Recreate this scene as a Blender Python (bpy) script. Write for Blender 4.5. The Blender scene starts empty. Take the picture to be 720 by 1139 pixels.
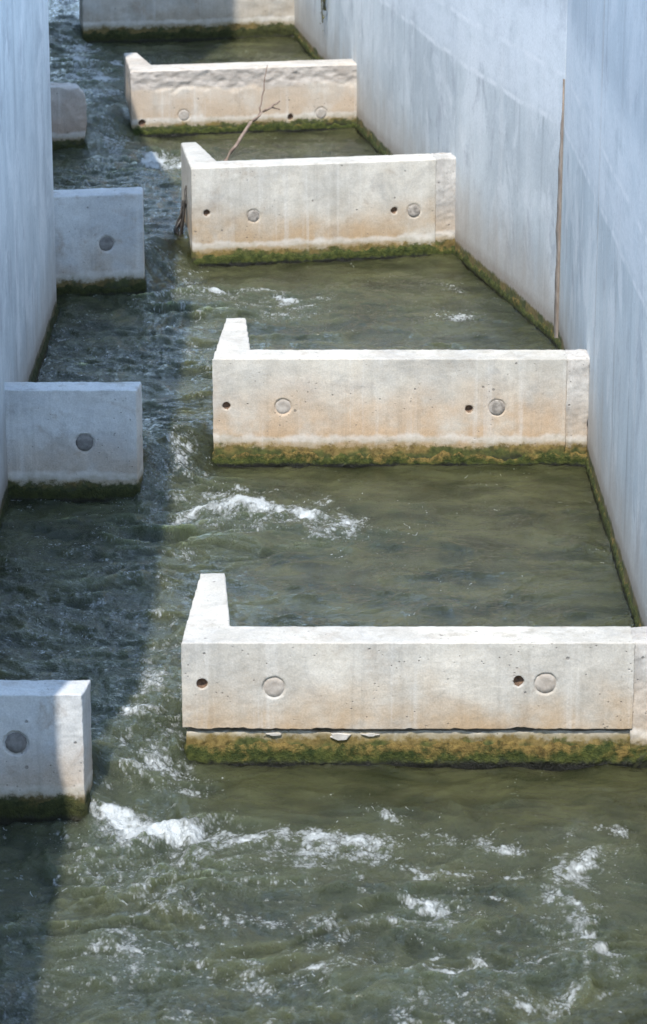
import bpy, bmesh, math, random
import numpy as np
from mathutils import Vector, Matrix

random.seed(4)
S = bpy.context.scene
COL = S.collection
R = math.radians
STEP = 0.125                     # rise of the water from pool to pool
TH = R(10.3)                     # the channel bends this much to the left
U1, W1 = np.array([1.0, 0.0]), np.array([0.0, 1.0])
U2, W2 = np.array([math.cos(TH), math.sin(TH)]), np.array([-math.sin(TH), math.cos(TH)])

# ------------------------------------------------------------------ noise
_rng = np.random.RandomState(11)
_perm = np.concatenate([_rng.permutation(256)] * 3)
_g3 = _rng.normal(size=(256, 3)); _g3 /= np.linalg.norm(_g3, axis=1)[:, None]

def perlin(x, y, z):
    x, y, z = np.broadcast_arrays(np.asarray(x, float), np.asarray(y, float), np.asarray(z, float))
    xi, yi, zi = np.floor(x).astype(int), np.floor(y).astype(int), np.floor(z).astype(int)
    xf, yf, zf = x - xi, y - yi, z - zi
    xi &= 255; yi &= 255; zi &= 255
    f = lambda t: t * t * t * (t * (t * 6 - 15) + 10)
    u, v, w = f(xf), f(yf), f(zf)
    def g(dx, dy, dz):
        h = _perm[_perm[_perm[xi + dx] + yi + dy] + zi + dz]
        G = _g3[h]
        return G[..., 0] * (xf - dx) + G[..., 1] * (yf - dy) + G[..., 2] * (zf - dz)
    l = lambda a, b, t: a + t * (b - a)
    return 1.5 * l(l(l(g(0,0,0), g(1,0,0), u), l(g(0,1,0), g(1,1,0), u), v),
                   l(l(g(0,0,1), g(1,0,1), u), l(g(0,1,1), g(1,1,1), u), v), w)

def fbm(x, y, z, n=4, gain=.5):
    s, a = 0, 1.0
    for i in range(n):
        s = s + a * perlin(x * 2**i + 17 * i, y * 2**i + 5.3 * i, z * 2**i + 3.1 * i); a *= gain
    return s

def sstep(a, b, x):
    t = np.clip((x - a) / (b - a), 0, 1)
    return t * t * (3 - 2 * t)

# ------------------------------------------------------------------ object helpers
def tag(o, label=None, cat=None, group=None, kind=None):
    if label: o['label'] = label
    if cat: o['category'] = cat
    if group: o['group'] = group
    if kind: o['kind'] = kind
    return o

def thing(name, label, cat, loc=(0, 0, 0), rz=0, group=None):
    o = bpy.data.objects.new(name, None); COL.objects.link(o)
    o.empty_display_size = .1
    o.location = loc; o.rotation_euler = (0, 0, rz)
    return tag(o, label, cat, group, 'thing')

def link(name, me, m, parent=None, smooth=True):
    o = bpy.data.objects.new(name, me); COL.objects.link(o)
    if m: me.materials.append(m)
    if smooth:
        me.polygons.foreach_set('use_smooth', [True] * len(me.polygons))
    if parent: o.parent = parent
    return o

def mesh(verts, faces, name='m'):
    me = bpy.data.meshes.new(name)
    me.from_pydata([tuple(v) for v in verts], [], [tuple(f) for f in faces]); me.update()
    return me

def grid_mesh(V, nr, nc, name='grid', flip=False):
    """V: (nr*nc,3) array -> quad sheet"""
    me = bpy.data.meshes.new(name)
    i = np.arange((nr - 1) * (nc - 1)); r, c = i // (nc - 1), i % (nc - 1)
    a = r * nc + c
    q = np.stack([a, a + 1, a + nc + 1, a + nc], 1)
    if flip: q = q[:, ::-1]
    me.vertices.add(len(V)); me.vertices.foreach_set('co', V.astype(np.float32).ravel())
    me.loops.add(q.size); me.loops.foreach_set('vertex_index', q.astype(np.int32).ravel())
    me.polygons.add(len(q)); me.polygons.foreach_set('loop_start', np.arange(0, q.size, 4, dtype=np.int32))
    me.polygons.foreach_set('loop_total', np.full(len(q), 4, np.int32))
    me.update(calc_edges=True); me.validate()
    return me

def prism(poly, z0, z1, axis='z'):
    """extrude a 2-D outline; axis z: (x,y) outline; axis y: (x,z) outline from y=z0 to z1"""
    n = len(poly)
    if axis == 'z':
        V = [(x, y, z0) for x, y in poly] + [(x, y, z1) for x, y in poly]
    else:
        V = [(x, z0, y) for x, y in poly] + [(x, z1, y) for x, y in poly]
    F = [list(range(n))[::-1], [n + i for i in range(n)]] + [(i, (i + 1) % n, n + (i + 1) % n, n + i) for i in range(n)]
    bm = bmesh.new()
    vs = [bm.verts.new(v) for v in V]
    for f in F: bm.faces.new([vs[i] for i in f])
    bmesh.ops.recalc_face_normals(bm, faces=bm.faces)
    return bm

def bm_mesh(bm, name='m'):
    me = bpy.data.meshes.new(name); bm.to_mesh(me); bm.free(); return me

def cast(bm, holes=(), voxel=.006, wobble=.0022, seed=0, extra=None, name='cast'):
    """a cast concrete piece: holes cut, edges worn by a voxel remesh, faces slightly uneven"""
    bmesh.ops.triangulate(bm, faces=[f for f in bm.faces if len(f.verts) > 4])
    tmp = bpy.data.objects.new('tmp', bm_mesh(bm)); COL.objects.link(tmp)
    kill = [tmp]
    if holes:
        hb = bmesh.new()
        for (x, z, r, depth) in holes:
            mt = Matrix.Translation((x, depth - .05, z)) @ Matrix.Rotation(R(90), 4, 'X')
            bmesh.ops.create_cone(hb, cap_ends=True, segments=24, radius1=r, radius2=r, depth=.1, matrix=mt)
        bmesh.ops.recalc_face_normals(hb, faces=hb.faces)
        cut = bpy.data.objects.new('cut', bm_mesh(hb)); COL.objects.link(cut); kill.append(cut)
        md = tmp.modifiers.new('b', 'BOOLEAN'); md.operation = 'DIFFERENCE'; md.object = cut; md.solver = 'EXACT'
    md = tmp.modifiers.new('r', 'REMESH'); md.mode = 'VOXEL'; md.voxel_size = voxel; md.adaptivity = 0
    dg = bpy.context.evaluated_depsgraph_get(); dg.update()
    me = bpy.data.meshes.new_from_object(tmp.evaluated_get(dg)); me.name = name
    for k in kill:
        d = k.data; bpy.data.objects.remove(k); bpy.data.meshes.remove(d)
    n = len(me.vertices); co = np.empty(n * 3, np.float32); me.vertices.foreach_get('co', co); co = co.reshape(-1, 3).astype(float)
    p = co.copy(); o = seed * 7.7
    for ax in range(3):
        co[:, ax] += wobble * fbm(p[:, 0] * 14 + o + 31 * ax, p[:, 1] * 14, p[:, 2] * 14, 3, .6)
        co[:, ax] += wobble * .5 * perlin(p[:, 0] * 90 + o, p[:, 1] * 90 + 9 * ax, p[:, 2] * 90)
    if extra is not None: extra(p, co)
    me.vertices.foreach_set('co', co.astype(np.float32).ravel()); me.update()
    return me

def tube(pts, radii, seg=7, jitter=0, seed=0):
    rnd = random.Random(seed); V = []; F = []
    P = [Vector(p) for p in pts]
    for i, p in enumerate(P):
        d = (P[min(i + 1, len(P) - 1)] - P[max(i - 1, 0)]).normalized()
        a = d.orthogonal().normalized(); b = d.cross(a)
        for k in range(seg):
            t = 2 * math.pi * k / seg; r = radii[i] * (1 + rnd.uniform(-jitter, jitter))
            V.append(p + (a * math.cos(t) + b * math.sin(t)) * r)
    for i in range(len(P) - 1):
        for k in range(seg):
            F.append((i * seg + k, i * seg + (k + 1) % seg, (i + 1) * seg + (k + 1) % seg, (i + 1) * seg + k))
    F.append(list(range(seg))[::-1]); F.append([(len(P) - 1) * seg + k for k in range(seg)])
    return V, F

def refine(pts, radii, n=4, amp=.01, seed=0):
    rnd = random.Random(seed); P = []; Q = []
    for i in range(len(pts) - 1):
        for k in range(n):
            t = k / n; p = Vector(pts[i]).lerp(Vector(pts[i + 1]), t)
            if i + k: p += Vector([rnd.uniform(-amp, amp) for _ in range(3)])
            P.append(p); Q.append(radii[i] * (1 - t) + radii[i + 1] * t)
    P.append(Vector(pts[-1])); Q.append(radii[-1])
    return P, Q

def join_vf(lst):
    V = []; F = []
    for v, f in lst:
        o = len(V); V += list(v); F += [[i + o for i in q] for q in f]
    return V, F

# ------------------------------------------------------------------ materials
class NT:
    def __init__(s, name):
        s.m = bpy.data.materials.new(name); s.m.use_nodes = True
        s.t = s.m.node_tree; s.t.nodes.clear()
        s.out = s.t.nodes.new('ShaderNodeOutputMaterial')
    def node(s, typ, ins=None, **at):
        n = s.t.nodes.new(typ)
        for k, v in at.items(): setattr(n, k, v)
        for k, v in (ins or {}).items(): s.set(n.inputs[k], v)
        return n
    def set(s, sock, v):
        if hasattr(v, 'is_output'): s.t.links.new(v, sock)
        elif isinstance(v, (tuple, list)) and len(v) == 3 and sock.type == 'RGBA': sock.default_value = (*v, 1)
        else: sock.default_value = v
    def math(s, op, a, b=0.0, c=0.0, clamp=False):
        n = s.t.nodes.new('ShaderNodeMath'); n.operation = op; n.use_clamp = clamp
        s.set(n.inputs[0], a); s.set(n.inputs[1], b); s.set(n.inputs[2], c); return n.outputs[0]
    def add(s, a, b): return s.math('ADD', a, b)
    def mul(s, a, b): return s.math('MULTIPLY', a, b)
    def ramp(s, v, a, b, lo=0.0, hi=1.0, smooth=True):
        n = s.node('ShaderNodeMapRange', {'Value': v, 'From Min': a, 'From Max': b, 'To Min': lo, 'To Max': hi},
                   interpolation_type='SMOOTHSTEP' if smooth else 'LINEAR'); return n.outputs[0]
    def noise(s, vec, scale, detail=4, rough=.55, dist=0):
        return s.node('ShaderNodeTexNoise', {'Vector': vec, 'Scale': scale, 'Detail': detail, 'Roughness': rough, 'Distortion': dist}).outputs['Fac']
    def voro(s, vec, scale, feature='F1', rand=1.0):
        return s.node('ShaderNodeTexVoronoi', {'Vector': vec, 'Scale': scale, 'Randomness': rand}, feature=feature)
    def vmul(s, vec, k):
        return s.node('ShaderNodeVectorMath', {0: vec, 1: k}, operation='MULTIPLY').outputs[0]
    def vadd(s, vec, k):
        return s.node('ShaderNodeVectorMath', {0: vec, 1: k}, operation='ADD').outputs[0]
    def mix(s, f, a, b, mode='MIX'):
        n = s.t.nodes.new('ShaderNodeMix'); n.data_type = 'RGBA'; n.blend_type = mode
        s.set(n.inputs[0], f); s.set(n.inputs[6], a); s.set(n.inputs[7], b); return n.outputs[2]
    def xyz(s, vec):
        n = s.node('ShaderNodeSeparateXYZ', {0: vec}); return n.outputs
    def bump(s, h, strength, dist, normal=None):
        ins = {'Height': h, 'Strength': strength, 'Distance': dist}
        if normal is not None: ins['Normal'] = normal
        return s.node('ShaderNodeBump', ins).outputs[0]
    def bsdf(s, **k):
        n = s.node('ShaderNodeBsdfPrincipled', {a.replace('_', ' '): v for a, v in k.items()})
        s.t.links.new(n.outputs[0], s.out.inputs[0]); return n

def grey(v): return (v, v, v)

def concrete(name, light=(.61, .565, .485), dark=(.46, .43, .375), warm=(.46, .325, .195), warm_amt=1.0,
             streak=.35, dirt=(.16, .145, .12), wet_z=.03, warm_top=.30, rough_top=None, grime=.5, mtop=.085, ochre=1.0, mdark=0.0):
    n = NT(name)
    tc = n.node('ShaderNodeTexCoord').outputs['Object']
    rnd = n.node('ShaderNodeObjectInfo').outputs['Random']
    off = n.node('ShaderNodeCombineXYZ', {0: n.mul(rnd, 37.0), 1: n.mul(rnd, 11.0), 2: 0.0}).outputs[0]
    p = n.vadd(tc, off); z = n.xyz(tc)[2]
    big = n.noise(p, 3.2, 5, .62)
    col = n.mix(n.ramp(big, .36, .64), dark, light)
    mid = n.noise(p, 11, 5, .65)
    col = n.mix(n.ramp(mid, .35, .7, 0, .6), col, n.mix(.5, col, (.70, .68, .63)))
    dk = n.noise(n.vmul(p, (1, 1, .8)), 5.2, 6, .72, .5)
    col = n.mix(n.ramp(dk, .52, .70, 0, .5), col, (.34, .33, .31))
    # warm mineral stain low on the face, ragged
    zz = n.add(z, n.mul(n.add(n.noise(p, 5, 4, .6), -.5), .30))
    wf = n.mul(n.ramp(zz, warm_top + .05, .07, 0, warm_amt), n.ramp(n.noise(p, 4.5, 4, .6), .26, .58))
    col = n.mix(wf, col, warm)
    # rusty / sooty blotches
    bl = n.ramp(n.noise(p, 6.5, 6, .7, .4), .54, .74, 0, grime)
    col = n.mix(bl, col, n.mix(n.noise(p, 2.0, 2), (.40, .275, .175), (.26, .235, .20)))
    # runs down the face
    sp = n.vmul(p, (30, 30, 1.3))
    st = n.noise(sp, 1.0, 4, .65)
    col = n.mix(n.ramp(st, .50, .78, 0, streak), col, n.mix(.6, col, dirt))
    sl = n.noise(n.vmul(n.vadd(p, (4, 9, 2)), (22, 22, .9)), 1.0, 3, .6)
    col = n.mix(n.ramp(sl, .55, .75, 0, .35), col, (.68, .66, .62))
    # pores and pits
    v = n.voro(p, 48); pits = n.mul(n.ramp(v.outputs['Distance'], .17, .09), n.ramp(n.noise(p, 9, 2), .5, .62))
    v2 = n.voro(n.vadd(p, (3, 1, 7)), 15); pit2 = n.mul(n.ramp(v2.outputs['Distance'], .10, .06), n.ramp(n.xyz(v2.outputs['Color'])[0], .55, .6))
    pt = n.math('MAXIMUM', pits, pit2)
    col = n.mix(n.mul(pt, .6), col, (.17, .15, .13))
    fine = n.noise(p, 170, 3, .7)
    col = n.mix(1.0, col, n.node('ShaderNodeCombineColor', {0: n.ramp(fine, .2, .8, .84, 1.12), 1: n.ramp(fine, .2, .8, .84, 1.12), 2: n.ramp(fine, .2, .8, .84, 1.12)}).outputs[0], 'MULTIPLY')
    if rough_top is not None:          # weathered, spalled band along the top
        rt = n.ramp(n.add(z, n.mul(n.add(n.noise(n.vmul(p, (1, 1, 2.5)), 6, 4, .6), -.5), .10)), rough_top - .012, rough_top + .012)
        gr = n.mix(n.ramp(n.noise(n.vmul(p, (1, 1, 3)), 13, 5, .7), .3, .7), (.30, .26, .225), (.52, .47, .42))
        nz = n.xyz(n.node('ShaderNodeNewGeometry').outputs['Normal'])[2]
        col = n.mix(n.mul(n.mul(rt, .85), n.ramp(nz, .75, .5)), col, gr)
    up = n.ramp(n.xyz(n.node('ShaderNodeNewGeometry').outputs['Normal'])[2], .6, .9)
    silt = n.mul(up, n.add(n.ramp(n.noise(p, 14, 6, .75), .52, .70, 0, .55), n.ramp(n.noise(p, 60, 4, .75), .58, .70, 0, .35)))
    col = n.mix(silt, col, (.30, .265, .205))
    lime = n.mul(n.ramp(n.add(z, n.mul(n.add(n.noise(p, 13, 4, .65), -.5), .05)), mtop, mtop + .02), n.ramp(n.add(z, n.mul(n.add(n.noise(p, 9, 4, .65), -.5), .06)), mtop + .05, mtop + .03))
    col = n.mix(n.mul(lime, .6), col, (.70, .66, .60))
    # green-brown film and wet dark foot
    fz = n.add(z, n.add(n.mul(n.add(n.noise(p, 7, 3, .6), -.5), .07), n.mul(n.add(n.noise(p, 34, 5, .75), -.5), .075)))
    g1 = n.noise(p, 40, 5, .7); g2 = n.noise(p, 8, 3, .6)
    gcol = n.mix(n.ramp(n.add(g2, n.mul(n.add(z, -.06), 2.5 * ochre)), .42, .60), n.mix(n.ramp(g1, .3, .7), (.024, .036, .008), (.095, .105, .026)), n.mix(n.ramp(g1, .3, .7), (.105, .072, .02), (.27, .19, .062)))
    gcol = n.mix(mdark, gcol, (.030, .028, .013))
    col = n.mix(n.ramp(fz, mtop + .045, mtop, 0, .45), col, (.20, .165, .07))
    col = n.mix(n.ramp(fz, mtop + .008, mtop - .012, 0, .96), col, gcol)
    wet = n.ramp(fz, wet_z + .02, wet_z - .01)
    col = n.mix(n.mul(wet, .85), col, (.03, .03, .02))
    h = n.add(n.mul(fine, .25), n.add(n.mul(mid, .5), n.mul(pt, -1.2)))
    bs = n.bsdf(Base_Color=col, Roughness=n.ramp(wet, 0, 1, .88, .35), Normal=n.bump(h, .55, .006))
    bs.inputs['Specular IOR Level'].default_value = .3
    return n.m

def wall_mat(name, light, dark, ux, band=False, seed=0.0, steps=(8.64, 11.42, 14.54, 17.25, 19.9), mdark=0.0):
    """tall cast walls: vertical runs, pale wash, formwork seams; ux = direction along the wall"""
    n = NT(name)
    P = n.node('ShaderNodeNewGeometry').outputs['Position']
    x, y, z = n.xyz(P)[:3]
    s = n.add(n.add(n.mul(x, float(ux[0])), n.mul(y, float(ux[1]))), seed)
    q = n.node('ShaderNodeCombineXYZ', {0: s, 1: seed, 2: z}).outputs[0]
    big = n.noise(n.vmul(q, (1.0, 1, .8)), 1.8, 5, .62)
    col = n.mix(n.ramp(big, .34, .66), dark, light)
    w1 = n.noise(n.vmul(q, (7, 1, .35)), 1.0, 5, .68)
    col = n.mix(n.ramp(w1, .50, .74, 0, .75), col, (.66, .665, .66))
    w2 = n.noise(n.vmul(n.vadd(q, (3, 5, 1)), (16, 1, .5)), 1.0, 5, .7)
    col = n.mix(n.ramp(w2, .52, .74, 0, .62), col, (.21, .22, .235))
    w3 = n.noise(n.vmul(n.vadd(q, (8, 2, 1)), (55, 1, 1.6)), 1.0, 4, .7)
    col = n.mix(n.ramp(w3, .55, .8, 0, .28), col, (.25, .25, .25))
    w4 = n.noise(n.vmul(n.vadd(q, (1, 7, 1)), (42, 1, .7)), 1.0, 3, .6)
    col = n.mix(n.ramp(w4, .60, .74, 0, .4), col, (.74, .74, .73))
    # rust-brown runs, few
    w5 = n.noise(n.vmul(n.vadd(q, (5, 3, 1)), (5.5, 1, .12)), 1.0, 3, .55)
    col = n.mix(n.ramp(w5, .64, .76, 0, .45), col, (.34, .26, .20))
    pb = n.noise(n.vmul(n.vadd(q, (2, 4, 6)), (1.3, 1, 1)), 2.6, 6, .68, .6)
    col = n.mix(n.ramp(pb, .48, .64, 0, .7), col, (.74, .75, .75))
    pd = n.noise(n.vmul(n.vadd(q, (7, 1, 3)), (1.5, 1, .9)), 3.4, 6, .7, .4)
    col = n.mix(n.ramp(pd, .53, .68, 0, .6), col, (.36, .375, .40))
    cloud = n.noise(q, 9, 6, .7)
    col = n.mix(n.ramp(cloud, .45, .75, 0, .35), col, n.mix(.5, col, (.70, .70, .69)))
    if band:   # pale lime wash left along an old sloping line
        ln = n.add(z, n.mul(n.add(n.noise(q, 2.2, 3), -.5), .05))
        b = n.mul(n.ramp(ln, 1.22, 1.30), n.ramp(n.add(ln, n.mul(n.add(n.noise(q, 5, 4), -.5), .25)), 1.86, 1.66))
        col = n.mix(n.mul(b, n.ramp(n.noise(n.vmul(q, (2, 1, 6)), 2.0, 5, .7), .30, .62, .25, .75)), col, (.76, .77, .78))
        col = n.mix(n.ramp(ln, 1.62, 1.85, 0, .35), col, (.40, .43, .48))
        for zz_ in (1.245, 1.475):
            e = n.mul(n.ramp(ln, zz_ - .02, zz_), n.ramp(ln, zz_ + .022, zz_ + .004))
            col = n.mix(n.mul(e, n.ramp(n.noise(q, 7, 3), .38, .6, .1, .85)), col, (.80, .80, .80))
    # scratches
    sc = n.noise(n.vmul(n.node('ShaderNodeCombineXYZ', {0: n.add(s, n.mul(z, -.55)), 1: 0.0, 2: n.add(z, n.mul(s, .55))}).outputs[0], (90, 1, 2.2)), 1.0, 2, .5)
    col = n.mix(n.ramp(sc, .66, .72, 0, .55), col, (.70, .70, .70))
    # low: warm stain above the water, level rises with y
    lv = n.add(n.mul(n.add(y, -8.6), .0455), 0.03)
    hz = n.add(n.math('SUBTRACT', z, lv), n.mul(n.add(n.noise(n.vmul(q, (6, 1, 2)), 1.0, 5, .65), -.5), .45))
    col = n.mix(n.ramp(hz, .50, .10, 0, .75), col, n.mix(n.noise(n.vmul(q, (9, 1, 2)), 1.0, 4), (.34, .27, .21), (.56, .53, .48)))
    wlv = 0.0
    for yk in steps: wlv = n.add(n.mul(n.math('GREATER_THAN', y, yk), .125), wlv)
    mz = n.add(n.math('SUBTRACT', z, wlv), n.add(n.mul(n.add(n.noise(q, 5, 4, .65), -.5), .06), n.mul(n.add(n.noise(q, 34, 5, .75), -.5), .06)))
    g1 = n.noise(q, 40, 5, .7); g2 = n.noise(q, 6, 3, .6)
    gcol = n.mix(n.ramp(g2, .40, .62), n.mix(n.ramp(g1, .3, .7), (.024, .036, .008), (.095, .105, .026)), n.mix(n.ramp(g1, .3, .7), (.105, .072, .02), (.25, .185, .065)))
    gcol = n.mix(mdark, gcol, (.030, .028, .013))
    col = n.mix(n.ramp(mz, .16, .09, 0, .5), col, (.24, .18, .13))
    col = n.mix(n.ramp(mz, .085, .065, 0, .95), col, gcol)
    # pin holes
    v = n.voro(n.vadd(q, (0, .5, 0)), 26); pt = n.mul(n.ramp(v.outputs['Distance'], .11, .06), n.ramp(n.xyz(v.outputs['Color'])[0], .6, .65))
    col = n.mix(n.mul(pt, .5), col, (.18, .18, .18))
    fine = n.noise(n.vmul(P, (1, 1, .6)), 130, 3, .7)
    k = n.ramp(fine, .2, .8, .88, 1.10)
    col = n.mix(1.0, col, n.node('ShaderNodeCombineColor', {0: k, 1: k, 2: k}).outputs[0], 'MULTIPLY')
    h = n.add(n.mul(fine, .2), n.add(n.mul(cloud, .6), n.add(n.mul(w2, .5), n.mul(pt, -1.0))))
    bs = n.bsdf(Base_Color=col, Roughness=.8, Normal=n.bump(h, .45, .006))
    bs.inputs['Specular IOR Level'].default_value = .35
    return n.m

def moss_mat(name, ochre=.5, dark=0.0):
    n = NT(name)
    tc = n.node('ShaderNodeNewGeometry').outputs['Position']
    z = n.node('ShaderNodeAttribute', attribute_name='height').outputs['Fac']     # 0 at the water, 1 at the ragged top
    a = n.noise(tc, 9, 4, .6); b = n.noise(tc, 38, 5, .7); c = n.noise(tc, 120, 3, .7)
    g = n.mix(n.ramp(b, .3, .7), (.022, .034, .008), (.085, .095, .022))
    o = n.mix(n.ramp(b, .3, .7), (.085, .058, .018), (.24, .165, .050))
    f = n.add(n.add(n.mul(z, .55), n.mul(n.add(a, -.5), 1.3)), n.mul(n.add(b, -.5), .7))
    col = n.mix(n.ramp(f, .62 - ochre * .55, .95 - ochre * .55), g, o)
    col = n.mix(n.ramp(c, .58, .8, 0, .45), col, (.22, .23, .07))
    col = n.mix(n.ramp(c, .45, .2, 0, .7), col, (.02, .02, .008))
    zl = n.add(z, n.mul(n.add(b, -.5), .35))
    col = n.mix(n.ramp(zl, .30, .08), col, (.012, .012, .008))
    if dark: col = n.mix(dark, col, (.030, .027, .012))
    h = n.add(b, n.mul(c, .7))
    bs = n.bsdf(Base_Color=col, Roughness=n.ramp(zl, .05, .35, .3, .95), Normal=n.bump(h, .9, .012))
    bs.inputs['Specular IOR Level'].default_value = .3
    return n.m

def plain(name, c1, c2, scale=20, rough=.85, bump=.4):
    n = NT(name); tc = n.node('ShaderNodeTexCoord').outputs['Object']
    f = n.noise(tc, scale, 5, .65)
    n.bsdf(Base_Color=n.mix(n.ramp(f, .3, .7), c1, c2), Roughness=rough, Normal=n.bump(f, bump, .005))
    return n.m

def water_mat():
    n = NT('river_water')
    P = n.node('ShaderNodeNewGeometry').outputs['Position']
    foam = n.node('ShaderNodeAttribute', attribute_name='foam').outputs['Fac']
    aer = n.node('ShaderNodeAttribute', attribute_name='aerated').outputs['Fac']
    x, y, z = n.xyz(P)[:3]
    flat = n.node('ShaderNodeCombineXYZ', {0: x, 1: y, 2: 0.0}).outputs[0]
    wv = n.node('ShaderNodeTexNoise', {'Vector': flat, 'Scale': 7.0, 'Detail': 3.0}).outputs['Color']
    warp = n.vadd(flat, n.vmul(n.vadd(wv, (-.5, -.5, -.5)), (.05, .05, 0)))
    # silty colour with slow drifting variation
    a = n.noise(n.vmul(warp, (1, 1.6, 1)), 3.0, 4, .6)
    col = n.mix(n.ramp(a, .32, .68), (.021, .0245, .0082), (.071, .073, .0305))
    col = n.mix(n.ramp(aer, 0, 1, 0, .7), col, (.072, .085, .052))
    # foam: lace of bubbles, opened up by voronoi cells at two sizes
    v1 = n.voro(n.vmul(flat, (1, .7, 1)), 95)
    v2 = n.voro(n.vmul(n.vadd(flat, (3, 1, 0)), (1, .75, 1)), 44)
    grain = n.math('MAXIMUM', n.ramp(v1.outputs['Distance'], .55, .10), n.mul(n.ramp(v2.outputs['Distance'], .6, .1), .9))
    ns = n.noise(n.vmul(warp, (1, .8, 1)), 17, 7, .76)
    n2 = n.noise(n.vmul(warp, (1, .8, 1)), 60, 4, .75)
    fm = n.add(n.add(n.mul(foam, 1.42), n.mul(n.add(ns, -.5), 2.1)), n.add(n.mul(n.add(grain, -.5), .34), n.mul(n.add(n2, -.5), .9)))
    fm = n.mul(n.ramp(fm, .44, 1.20), n.ramp(foam, .02, .25))
    # scattered bubbles
    vb = n.voro(n.vadd(flat, n.vmul(wv, (.3, .3, 0))), 75)
    dots = n.mul(n.ramp(vb.outputs['Distance'], .20, .10), n.ramp(n.add(n.xyz(vb.outputs['Color'])[0], n.mul(aer, .16)), .925, .94))
    dots = n.mul(dots, n.ramp(n.noise(flat, 1.7, 3), .42, .55))
    fm = n.math('MAXIMUM', fm, n.mul(dots, .8))
    col = n.mix(fm, col, n.mix(n.noise(warp, 60, 3), (.42, .44, .41), (.74, .76, .75)))
    r1 = n.noise(n.vmul(warp, (1, 1.4, 1)), 42, 4, .62)
    r2 = n.noise(n.vmul(warp, (1, 1.3, 1)), 130, 3, .6)
    nb = n.bump(n.add(r1, n.mul(r2, .55)), n.ramp(aer, 0, 1, .55, 1.0), .016)
    nb = n.bump(n.add(fm, n.mul(ns, fm)), .8, .006, nb)
    bs = n.bsdf(Base_Color=col, Roughness=n.ramp(fm, 0, 1, .035, .7), Normal=nb, IOR=1.40)
    n.set(bs.inputs['Subsurface Weight'], n.ramp(fm, 0, .4, 1, 0)); bs.inputs['Subsurface Radius'].default_value = (.22, .24, .16); bs.inputs['Subsurface Scale'].default_value = 1.0
    return n.m

M_BAF = concrete('baffle_concrete', mtop=.076, ochre=.6)
M_BAF_WARM = concrete('warm_baffle_concrete', light=(.62, .565, .475), warm=(.53, .37, .23), warm_amt=1.0, warm_top=.40, ochre=1.6, mtop=.088)
M_SPALL = concrete('spalled_baffle_concrete', light=(.60, .545, .47), dark=(.46, .42, .365), warm=(.50, .36, .235), warm_amt=.75, warm_top=.5, rough_top=.275, mtop=.065)
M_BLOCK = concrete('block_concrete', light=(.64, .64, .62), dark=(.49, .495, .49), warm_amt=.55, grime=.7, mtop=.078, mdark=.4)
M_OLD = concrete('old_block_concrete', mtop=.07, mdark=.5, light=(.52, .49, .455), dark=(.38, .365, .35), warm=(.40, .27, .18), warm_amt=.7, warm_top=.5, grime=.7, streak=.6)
M_EXIT = concrete('exit_wall_concrete', mtop=.10, mdark=.35, light=(.60, .57, .52), dark=(.45, .44, .41), warm=(.36, .28, .19), warm_amt=.7, warm_top=.45, grime=.7)
M_GROUT = concrete('grout_concrete', light=(.54, .50, .45), dark=(.38, .355, .325), warm_amt=.6, grime=.9)
M_SILL = concrete('sill_concrete', mtop=.098, ochre=1.2, light=(.45, .40, .32), dark=(.28, .25, .19), warm=(.36, .26, .12), warm_amt=.9, warm_top=.4, grime=.8)
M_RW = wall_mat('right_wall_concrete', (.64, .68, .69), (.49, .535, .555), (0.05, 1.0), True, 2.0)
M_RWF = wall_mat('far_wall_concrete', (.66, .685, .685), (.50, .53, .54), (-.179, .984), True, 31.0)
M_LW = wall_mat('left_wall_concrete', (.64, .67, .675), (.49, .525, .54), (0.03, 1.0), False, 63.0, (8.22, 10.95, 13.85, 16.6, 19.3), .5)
M_MOSS = moss_mat('green_moss', .25)
M_OCHRE = moss_mat('ochre_moss', .75)
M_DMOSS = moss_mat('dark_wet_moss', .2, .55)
M_WMOSS = moss_mat('wall_moss', .45, .1)
M_PLUG = plain('mortar_plug', (.36, .31, .26), (.50, .45, .39), 40)
M_DPLUG = plain('stained_plug', (.13, .12, .11), (.27, .255, .24), 30)
M_APLUG = plain('aged_plug', (.20, .175, .15), (.42, .375, .325), 55)
M_RUST = plain('rusty_sleeve', (.09, .055, .035), (.26, .16, .10), 60)
M_HOLE = plain('dark_hole', (.012, .010, .009), (.03, .025, .02), 60)
M_JOINT = plain('brown_joint_sealant', (.33, .235, .17), (.52, .40, .31), 12)
M_BRANCH = plain('dead_wood', (.15, .10, .07), (.32, .24, .185), 30)
M_TWIG = plain('wet_wood', (.02, .016, .012), (.06, .05, .04), 30, .4)
M_LITTER = plain('wet_litter', (.03, .04, .05), (.16, .19, .23), 35, .35)
M_WEED = plain('wall_weed', (.05, .05, .02), (.16, .15, .07), 30)
M_CHIP = plain('pale_chip', (.42, .385, .33), (.60, .565, .51), 30)
M_BED = plain('channel_bed', (.06, .055, .035), (.11, .10, .06), 6)
M_GRASS = plain('meadow_ground', (.045, .065, .02), (.10, .11, .04), 3)
M_WATER = water_mat()

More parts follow.
